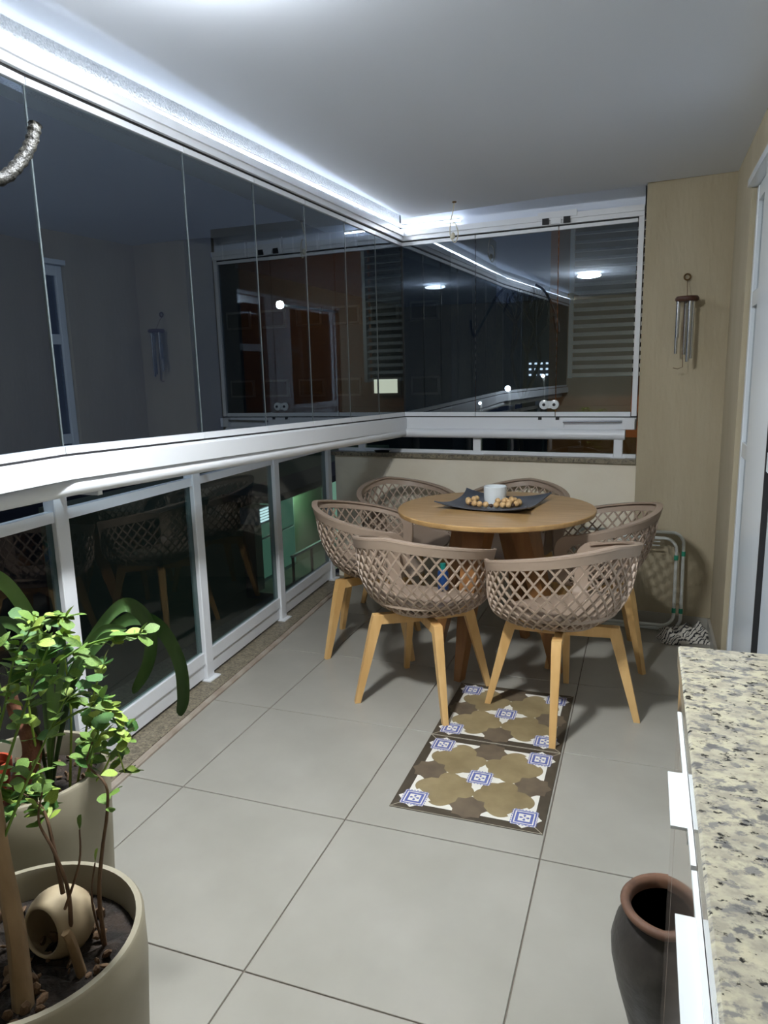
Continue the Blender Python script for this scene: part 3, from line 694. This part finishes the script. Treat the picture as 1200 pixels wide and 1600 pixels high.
MB().lathe([(.0001, 0), (.012, 0), (.010, -.006), (.0001, -.008)], (-.99, 3.89, 2.245), 14).build('ceiling_hook', M_BRASS, cw, 40)
MB().tube(bez([(-.99, 3.89, 2.24), (-1.0, 3.89, 2.19), (-1.011, 3.89, 2.152), (-1.015, 3.89, 2.088), (-1.0, 3.885, 2.05), (-.984, 3.89, 2.043), (-.972, 3.895, 2.084), (-.985, 3.89, 2.134), (-1.0, 3.885, 2.14)], 6), .003, 6).build('wire_loop', M_WIRE, cw, 60)
MB().lathe([(.0001, -.02), (.010, -.012), (.012, .0), (.008, .012), (.0001, .018)], (-.998, 3.887, 2.075), 10).build('knot', M_WIRE, cw, True)
hs = MB(); hp = bez([(-1.2, 1.253, 1.881), (-1.2, 1.235, 1.84), (-1.2, 1.2, 1.795), (-1.2, 1.147, 1.753), (-1.2, 1.06, 1.735), (-1.22, .95, 1.80), (-1.30, .85, 1.98), (-1.40, .82, 2.16), (-1.50, .82, 2.238)], 8)
hs.tube(hp, [.012+.0022*(i % 3 == 0) for i in range(len(hp))], 10)
tag(hs.build('led_hose_end', M_HOSE, None, 60), 'unlit clear light hose end curling down in front of the upper left glass', 'light hose')

# ------------------------------------------------------------------ planters and plants
def planter(name, c, r, h, label, rb, t=.014):
    p = empty(name, c); tag(p, label, 'planter')
    MB().lathe([(.0001, 0), (rb, 0), (rb+.008, .008), (lerp(rb, r, .6), h*.4), (r, h*.8), (r, h-.006), (r-.004, h), (r-t, h), (r-t-.002, h-.01), (r-t-.004, h-.085), (.0001, h-.085)], c, 56).build('planter_body', M_POT, p, 40)
    g = MB(); rng = random.Random(5); na, nr = 40, 9; vs = []
    for i in range(nr+1):
        for k in range(na):
            q = (r-t-.004)*i/nr; a = 2*PI*k/na
            vs.append((c[0]+q*math.cos(a), c[1]+q*math.sin(a), h-.06+rng.uniform(-.006, .006)*(i < nr)))
    g.add(vs, [(i*na+k, i*na+(k+1) % na, (i+1)*na+(k+1) % na, (i+1)*na+k) for i in range(nr) for k in range(na)])
    g.build('soil', M_SOIL, p)
    return p
P1 = (-.965, .785, 0); P2 = (-1.30, 1.115, 0)
pot1 = planter('planter', P1, .195, .43, 'large beige round planter in the front left corner', .165)
pot2 = planter('planter', P2, .178, .50, 'tall beige round planter behind the front one, by the railing', .150)
rng = random.Random(11)
chips = MB().lathe([(.0001, -.5), (.45, -.3), (.5, .1), (.25, .45), (.0001, .5)], seg=6).mesh('bark_chip', M_CHIP)
for k in range(90):
    a = rng.random()*2*PI; q = .165*math.sqrt(rng.random()); s = rng.uniform(.008, .02)
    link_mesh('bark_chip', chips, pot1, (P1[0]+q*math.cos(a), P1[1]+q*math.sin(a), .376+rng.random()*.006), (rng.random()*3, rng.random()*3, rng.random()*3), (s*1.6, s, s*.5))
for k in range(40):
    a = rng.random()*2*PI; q = .15*math.sqrt(rng.random()); s = rng.uniform(.008, .018)
    link_mesh('bark_chip', chips, pot2, (P2[0]+q*math.cos(a), P2[1]+q*math.sin(a), .446+rng.random()*.006), (rng.random()*3, rng.random()*3, rng.random()*3), (s*1.6, s, s*.5))

# leaf meshes: obovate leaf folded along its midrib, base at the origin, growing along +y
def leaf_mesh(mt, wid=.5, fold=.10, droop=.18):
    vs = []; rows = [(0, .02), (.12, .16), (.35, .40), (.62, .50), (.84, .36), (1.0, .03)]
    for y, hw in rows:
        z = -droop*y*y
        for s in (-1, 0, 1): vs.append((s*hw*wid, y, z+fold*abs(s)*hw))
    fs = [(i*3+j, i*3+j+1, i*3+4+j, i*3+3+j) for i in range(len(rows)-1) for j in (0, 1)]
    return MB().add(vs, fs).mesh('leaf', mt, smooth=True)
LM = [leaf_mesh(M_LEAF, .85), leaf_mesh(M_LEAF2, .75), leaf_mesh(M_LEAF3, .95)]
NL = leaf_mesh(M_LEAF, .34, .06, .35)
def put_leaf(parent, p, dirv, size, me, roll=0):
    d = Vector(dirv).normalized()
    q = d.to_track_quat('Y', 'Z') @ Matrix.Rotation(roll, 4, 'Y').to_quaternion()
    o = link_mesh('leaf', me, parent, p, q.to_euler(), (size, size, size)); return o
def twig(parent, pts, r0, r1, mt=M_TWIG, name='stem'):
    c = bez(pts, 5); n = len(c)
    MB().tube(c, [lerp(r0, r1, i/(n-1)) for i in range(n)], 6).build(name, mt, parent, 60); return c
def leafy(parent, c, start, per, size, mats_, rng):
    n = len(c)
    for i in range(int(n*start), n):
        if rng.random() > per: continue
        for side in (-1, 1):
            t = (c[min(i+1, n-1)]-c[max(i-1, 0)]).normalized()
            a = rng.random()*2*PI
            d = Vector((math.cos(a), math.sin(a), rng.uniform(-.35, .5)))+t*.5
            put_leaf(parent, c[i]+d.normalized()*.004, d, size*rng.uniform(.7, 1.25), LM[rng.choice(mats_)], rng.uniform(-.6, .6))
    put_leaf(parent, c[-1], (c[-1]-c[-2])+Vector((0, 0, .01)), size, LM[mats_[0]])

# shrub in the front planter
sh = empty('leafy_shrub', (P1[0], P1[1], .372)); tag(sh, 'leafy green shrub with thin stems growing in the front planter', 'plant')
tr = twig(sh, [(-.905, .715, .36), (-.923, .735, .49), (-.957, .755, .61), (-.968, .765, .69), (-.985, .78, .80)], .017, .011, M_TRUNK, 'trunk')
stems = [
 ([(-.955, .76, .63), (-.93, .80, .72), (-.90, .83, .80), (-.88, .85, .85)], .35, .75),
 ([(-.968, .765, .69), (-.95, .81, .80), (-.93, .84, .88), (-.915, .86, .93)], .3, .8),
 ([(-.98, .78, .76), (-.98, .82, .84), (-.985, .85, .90), (-.97, .88, .95)], .3, .8),
 ([(-.906, .82, .37), (-.893, .82, .50), (-.915, .82, .58), (-.94, .82, .63), (-.935, .83, .68)], .62, .6),
 ([(-.906, .82, .50), (-.925, .83, .58), (-.95, .84, .64), (-.99, .84, .66)], .55, .8),
 ([(-.867, .86, .37), (-.867, .86, .474), (-.869, .88, .548), (-.868, .90, .61), (-.864, .90, .665), (-.90, .90, .70), (-.88, .90, .75)], .52, .42),
 ([(-.90, .90, .70), (-.87, .90, .76), (-.85, .90, .83)], .2, .9),
 ([(-.895, .81, .48), (-.872, .83, .56), (-.868, .835, .62)], .95, .3),
 ([(-.87, .86, .37), (-.885, .86, .46), (-.878, .87, .53)], .98, .2),
 ([(-.93, .84, .88), (-.86, .87, .93), (-.80, .89, .95), (-.76, .90, .955)], .25, .85),
 ([(-.90, .83, .80), (-.85, .86, .83), (-.815, .88, .81), (-.80, .885, .765)], .3, .8),
 ([(-.97, .88, .95), (-.95, .90, .97), (-.92, .91, .965)], .2, .8),
 ([(-.985, .80, .80), (-1.01, .80, .74), (-1.03, .82, .68), (-1.035, .83, .64)], .3, .75)]
for k, (pts, st, per) in enumerate(stems):
    c = twig(sh, pts, (.0042 if k in (3, 4, 5) else .0026), .0013, M_TWIG if k in (3, 4, 5, 7, 8) else M_LEAF)
    leafy(sh, c, st, min(1, per*1.15), .026, (0, 0, 1) if k % 3 == 0 else (0, 2, 1) if k % 3 == 1 else (1, 0, 0), rng)
# dry leaf spray (narrow bright leaflets) above
for k in range(96):
    p = Vector((rng.uniform(-1.03, -.88), rng.uniform(.84, .92), rng.uniform(.83, .97))) if k < 66 else Vector((rng.uniform(-1.06, -.95), rng.uniform(.83, .90), rng.uniform(.61, .70)))
    d = Vector((rng.uniform(-1, 1), rng.uniform(-1, 1), rng.uniform(-.4, .6)))
    put_leaf(sh, p, d, rng.uniform(.022, .036), NL if k % 2 else LM[k % 3], rng.uniform(-1, 1))
c = twig(sh, [(-.862, .80, .36), (-.868, .79, .44), (-.872, .785, .462)], .009, .008, M_TRUNK, 'cut_stub')
# empty gourd shell lying in the planter
gs = MB()
pr = [(.0001, -.058)]+[(.060*math.cos(x), .058*math.sin(x)) for x in [-1.4+.2*k for k in range(12)]]+[(.055*math.cos(x), .053*math.sin(x)) for x in [.8-.2*k for k in range(12)]]+[(.0001, -.053)]
gs.lathe(pr, (0, 0, 0), 28)
go = gs.build('gourd_shell', M_HUSK, None, 100); go.location = (-.945, .842, .418); go.rotation_euler = (1.25, -.95, .2)
tag(go, 'dry pale gourd shell lying on the soil of the front planter', 'gourd shell')

# strap-leaved plant in the rear planter
sp = empty('strap_leaf_plant', (P2[0], P2[1], .445)); tag(sp, 'strap-leaved plant with long arching leaves in the rear planter', 'plant')
def strap(pts, wmax, mt, nrm):
    c = bez(pts, 7); n = len(c); vs = []
    for i, p in enumerate(c):
        t = i/(n-1); wd = wmax*min(1, .26+t*1.15)*(1 if t < .82 else max(.06, math.sqrt(max(0, 1-((t-.82)/.18)**2))))
        tg = (c[min(i+1, n-1)]-c[max(i-1, 0)]).normalized(); s = tg.cross(Vector(nrm)).normalized(); N_ = s.cross(tg).normalized()
        vs += [p-s*wd+N_*wd*.25, p-N_*wd*.08, p+s*wd+N_*wd*.25, p-N_*(wd*.08+.002)]
    fs = []
    for i in range(n-1):
        for k in range(4): fs.append((i*4+k, i*4+(k+1) % 4, i*4+4+(k+1) % 4, i*4+4+k))
    MB().add(vs, fs+[(0, 1, 2, 3), tuple(range(4*n-1, 4*n-5, -1))]).build('strap_leaf', mt, sp, 60)
B0 = (-1.235, 1.12, .44)
strap([B0, (-1.218, 1.15, .573), (-1.173, 1.17, .71), (-1.117, 1.2, .795), (-1.05, 1.22, .845), (-.991, 1.24, .826), (-.952, 1.25, .745), (-.949, 1.25, .66), (-.968, 1.25, .612)], .0175, M_STRAP, (0, -1, .3))
strap([B0, (-1.216, 1.13, .584), (-1.171, 1.15, .719), (-1.114, 1.18, .818), (-1.055, 1.2, .88), (-1.022, 1.22, .865), (-1.005, 1.23, .811), (-1.031, 1.24, .729), (-1.092, 1.25, .649)], .0175, M_STRAP, (0, -1, .3))
strap([B0, (-1.225, 1.13, .582), (-1.198, 1.12, .728), (-1.193, 1.1, .839), (-1.212, 1.08, .921), (-1.235, 1.06, .967), (-1.29, 1.05, .985)], .016, M_STRAPL, (.3, -1, .3))
strap([B0, (-1.267, 1.16, .56), (-1.285, 1.18, .707), (-1.341, 1.2, .787), (-1.396, 1.2, .81), (-1.48, 1.2, .789)], .014, M_STRAP, (0, -1, .3))
strap([B0, (-1.185, 1.1, .607), (-1.14, 1.1, .717), (-1.075, 1.1, .811), (-1.02, 1.1, .865), (-.96, 1.1, .872)], .008, M_STRAPL, (0, -1, .4))
strap([B0, (-1.20, 1.1, .58), (-1.165, 1.1, .68), (-1.13, 1.1, .79)], .010, M_STRAPL, (0, -1, .4))
strap([B0, (-1.25, 1.12, .60), (-1.27, 1.12, .74), (-1.31, 1.10, .86)], .013, M_STRAP, (0, -1, .4))
# low creeping leaves in the rear planter
cr = empty('creeping_plant', (P2[0], P2[1]-.02, .445)); tag(cr, 'small round-leaved creeper with hanging tips in the rear planter', 'plant')
for k, pts in enumerate([[(-1.19, 1.15, .445), (-1.15, 1.16, .60), (-1.12, 1.17, .70), (-1.10, 1.18, .75)], [(-1.18, 1.16, .445), (-1.14, 1.17, .55), (-1.10, 1.19, .62), (-1.08, 1.20, .585)],
                         [(-1.20, 1.14, .445), (-1.18, 1.15, .64), (-1.18, 1.15, .77), (-1.16, 1.14, .82)], [(-1.17, 1.15, .445), (-1.13, 1.14, .52), (-1.11, 1.15, .62), (-1.085, 1.16, .66)],
                         [(-1.23, 1.10, .445), (-1.22, 1.08, .60), (-1.20, 1.06, .72), (-1.17, 1.05, .80)], [(-1.16, 1.14, .445), (-1.11, 1.15, .50), (-1.085, 1.17, .55), (-1.075, 1.18, .49)]]):
    c = twig(cr, pts, .003, .0015, M_LEAF2)
    leafy(cr, c, .35, .8, .034, (0, 2, 1) if k % 2 else (1, 0, 2), rng)
# bark piece, little clay pot, pale stone in the rear planter
bp = bez([(-1.275, 1.06, .44), (-1.262, 1.07, .50), (-1.235, 1.085, .56), (-1.255, 1.095, .61), (-1.285, 1.10, .645), (-1.30, 1.105, .70)], 5)
g = MB(); n = len(bp); vs = []
for i, p in enumerate(bp):
    hw = lerp(.030, .016, i/(n-1))
    for k in range(9):
        a = -1.5+3.0*k/8; vs.append((p.x+hw*math.sin(a)*1.1, p.y-hw*math.cos(a)*.7, p.z+rng.uniform(-.003, .003)))
    for k in range(9):
        a = 1.5-3.0*k/8; vs.append((p.x+(hw-.006)*math.sin(a)*1.1, p.y-(hw-.006)*math.cos(a)*.7+.004, p.z))
fs = [(i*18+k, i*18+(k+1) % 18, i*18+18+(k+1) % 18, i*18+18+k) for i in range(n-1) for k in range(18)]+[tuple(range(18)), tuple(range((n-1)*18+17, (n-1)*18-1, -1))]
tag(g.add(vs, fs).build('bark_piece', M_BARK, None, 50), 'curved reddish brown bark piece standing in the rear planter', 'bark')
lp = empty('clay_flowerpot', (-1.335, 1.065, .44)); tag(lp, 'small orange clay flowerpot standing inside the rear planter', 'flowerpot')
MB().lathe([(.0001, 0), (.026, 0), (.034, .075), (.030, .075), (.024, .008), (.0001, .008)], (-1.335, 1.065, .445), 24).build('pot_body', M_TERRA, lp, 40)
MB().lathe([(.0305, .070), (.038, .070), (.039, .092), (.033, .092), (.0305, .070)], (-1.335, 1.065, .445), 24).build('pot_rim', M_TERRA, lp, 40)
so = MB().lathe([(.0001, -1), (.5, -.86), (.87, -.5), (1, 0), (.87, .5), (.5, .86), (.0001, 1)], seg=14).build('cream_stone', M_PEB, None, True)
so.scale = (.036, .024, .018); so.location = (-1.222, 1.06, .462); so.rotation_euler = (.1, -.25, .4); tag(so, 'pale cream stone on the soil of the rear planter', 'stone')
# ash tray like dish on the low wall
dsh = MB().lathe([(.0001, 0), (.045, 0), (.055, .012), (.052, .012), (.043, .003), (.0001, .003)], (-1.585, 4.31, .8705), 24, 1, .5).build('small_dish', M_DARK, None, 40)
tag(dsh, 'small dark dish on the sill below the window corner', 'dish')

# ------------------------------------------------------------------ outside in the night
M_ORANGE = mat('ochre_facade', (176, 112, 62), .9, (160, 98, 52), scale=2)
M_FAC = mat('pale_facade', (120, 116, 108), .9)
M_FACD = mat('dark_facade', (60, 62, 70), .9)
M_SLAT = mat('grey_louvre', (190, 194, 196), .5)
M_ROAD = mat('night_ground', (46, 48, 52), .95, (34, 36, 40), scale=.4)
M_WARM = emis('lit_window', (240, 232, 200), 1.6)
M_GREENW = emis('greenish_lit_window', (150, 205, 180), .28)
M_STREET = emis('street_lamp_glow', (240, 246, 255), 30)
M_DOT = emis('distant_pane_and_grille_glow', (225, 235, 245), 2.2)
M_TREE = mat('bare_bark', (70, 60, 50), .9)
gnd = MB().box(-70, 50, -20, 120, -9.2, -9).build('ground', M_ROAD); tag(gnd, kind='structure')
# neighbouring wing with louvre screen
nw = empty('neighbour_wing', (-.2, 7.6, -9)); tag(nw, 'ochre neighbouring facade seen through the right far pane', 'building')
MB().box(-.95, 3.0, 7.6, 9.5, -9, 6).build('facade', M_ORANGE, nw)
MB().box(-.95, 3.0, 7.52, 7.6, .93, 1.0).build('facade_ledge', M_ORANGE, nw)
MB().box(-.95, 3.0, 7.3, 7.6, -1.8, -1.65).build('facade_ledge', M_ORANGE, nw)
lv = empty('louvre_screen', (-.3, 7.4, 1.28)); tag(lv, 'grey horizontal louvre screen outside the right far pane', 'louvre')
MB().box(-.74, -.70, 7.38, 7.45, 1.28, 2.95).build('side_frame', M_SLAT, lv)
MB().box(.50, .54, 7.38, 7.45, 1.28, 2.95).build('side_frame', M_SLAT, lv)
sl = MB().add([(-.70, 7.37, -.016), (.50, 7.37, -.016), (.50, 7.44, .018), (-.70, 7.44, .018), (-.70, 7.375, -.022), (.50, 7.375, -.022), (.50, 7.445, .012), (-.70, 7.445, .012)], [(0, 1, 2, 3), (7, 6, 5, 4), (0, 4, 5, 1), (1, 5, 6, 2), (2, 6, 7, 3), (3, 7, 4, 0)]).mesh('slat', M_SLAT, off=(0, 7.4, 0))
for k in range(21): link_mesh('slat', sl, lv, (0, 7.4, 1.31+.078*k))
MB().box(-.70, .50, 7.50, 7.56, 1.29, 2.94).build('dark_gap_sheet', M_DARK, lv)  # dark sheet added so the slat gaps show as darkness
fl = empty('louvre_fill_lamp', (1.0, 6.5, 2.1)); tag(fl, 'added fill lamp lighting the louvre and ochre facade, mirrored as a white dot in the left glazing', 'fill lamp')  # lamp added out of direct view to brighten the louvre and facade
MB().box(.985, 1.015, 6.5, 7.595, 2.08, 2.10).build('lamp_arm', M_SLAT, fl)
MB().lathe([(.0001, -.04), (.03, -.03), (.04, 0), (.03, .03), (.0001, .04)], (1.0, 6.47, 2.09), 14).build('lamp_globe', emis('louvre_fill_glow', (255, 240, 215), 650), fl, True)
# far block
fb = empty('apartment_block', (-9, 25, -9)); tag(fb, 'dark apartment block with one lit window beyond the window corner', 'building')
MB().box(-16, -6.5, 25, 33, -9, 7).build('facade', M_FACD, fb)
for ix in range(6):
    for iz in range(5):
        x = -15.4+1.5*ix; z = -5.3+2.6*iz
        lit = (ix == 4 and iz == 2)
        fr = MB().box(x-.08, x+.98, 24.9, 25.0, z-.08+.8, z+1.38).build('window_frame', M_FAC, fb)
        MB().box(x, x+.9, 24.88, 24.899, z+.8, z+1.3).build('window_pane', M_WARM if lit else M_DARK, fr)
fb2 = empty('apartment_block', (-3.5, 40, -9)); tag(fb2, 'distant block with a grid of tiny lit windows behind the middle far pane', 'building')
MB().box(-8.5, -1.5, 40, 48, -9, 5).build('facade', M_FACD, fb2)
for ix in range(4):
    for iz in range(3):
        MB().box(-6.05+.30*ix, -5.93+.30*ix, 39.9, 39.99, 1.1+.30*iz, 1.2+.30*iz).build('window_pane', M_DOT, fb2)
for x in (-3.1, -2.9, -2.7): MB().box(x, x+.12, 39.9, 39.99, 1.35, 1.43).build('window_pane', M_DOT, fb2)
# street lamps
def street(x, y, z, r, label, h):
    s = empty('street_lamp', (x, y, -9)); tag(s, label, 'street lamp', 'street lamps outside')
    MB().tube([(x+.02, y, -9), (x+.02, y, z+.02), (x-.02*8*r, y, z+.07)], .05, 8).build('pole', M_FAC, s, 60)
    MB().lathe([(.0001, -r), (r*.8, -r*.6), (r, 0), (r*.8, r*.6), (.0001, r)], (x-.02*8*r, y-.12, z), 14).build('lamp_head', M_STREET, s, True)
street(-4.47, 25, .79, .10, 'brightest street lamp seen through the middle far pane', 0)
street(-5.45, 25, .30, .05, 'low street lamp beside the left seam of the middle far pane', 0)
street(-3.95, 30, 1.15, .07, 'small distant street lamp right of the brightest one', 0)
# neighbour balcony seen through the left railing glass
M_PALEG = mat('pale_green_wall', (150, 160, 130), .9)
nb_ = empty('neighbour_balcony', (-8.5, 15.5, -9)); tag(nb_, 'lit neighbouring balcony seen through the left railing glass', 'building')
MB().box(-11, -8.2, 10.5, 23, -9, -1.0).build('facade', M_PALEG, nb_)
MB().box(-8.2, -7.0, 13.3, 21, -3.45, -3.3).build('balcony_slab', M_FAC, nb_)
MB().box(-8.2, -7.0, 12.6, 21, -1.15, -1.0).build('balcony_roof', M_FAC, nb_)
MB().box(-8.2, -7.9, 13.3, 13.6, -3.3, -1.15).build('corner_column', M_FAC, nb_)
for k in range(9):
    y = 13.35+.92*k; MB().box(-7.05, -7.0, y-.02, y+.02, -3.3, -2.42).build('baluster', M_FACD, nb_)
MB().box(-7.06, -6.99, 13.3, 21, -2.46, -2.41).build('balcony_rail', M_SLAT, nb_)
for (y0, y1) in ((14.0, 14.75), (14.85, 15.6), (17.5, 18.6)):
    fr = MB().box(-8.2, -8.15, y0-.06, y1+.06, -3.3, -1.3).build('balcony_door', M_SLAT, nb_)
    for zz in ((-3.2, -2.3), (-2.24, -1.36)): MB().box(-8.149, -8.13, y0, y1, zz[0], zz[1]).build('door_glass', M_GREENW, fr)
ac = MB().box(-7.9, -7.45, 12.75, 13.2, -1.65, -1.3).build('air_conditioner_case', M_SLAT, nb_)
for k in range(5): MB().box(-7.449, -7.43, 12.8, 13.15, -1.6+.06*k, -1.565+.06*k).build('grille_bar', M_DOT, ac)  # bars made to glow so the white grille shows, not a lamp
bl_ = MB().lathe([(.0001, -.10), (.08, -.07), (.1, 0), (.0001, .0)], (-7.6, 15.6, -1.151), 12).build('balcony_lamp', emis('balcony_lamp_glow', (215, 255, 225), 220), nb_, True)

# bare tree
bt_ = empty('bare_tree', (-2.6, 14, -9)); tag(bt_, 'bare dark tree outside the middle far pane', 'tree')
def branch(p, d, L, r, lev):
    q = p+d*L; out.tube([p, p+d*L*.5+Vector((rng.uniform(-.05, .05)*L, 0, 0)), q], [r, r*.8, r*.6], 5)
    if lev:
        for k in range(3):
            dd = (d+Vector((rng.uniform(-.8, .8), rng.uniform(-.5, .5), rng.uniform(-.1, .5)))).normalized(); branch(q, dd, L*.68, r*.6, lev-1)
out = MB(); branch(Vector((-2.4, 14, -9)), Vector((.02, 0, 1)), 8.6, .14, 0); out.build('trunk', M_TREE, bt_, 60)
out = MB(); branch(Vector((-2.23, 14, -.5)), Vector((0, 0, 1)), 1.3, .08, 4); out.build('branches', M_TREE, bt_, 60)
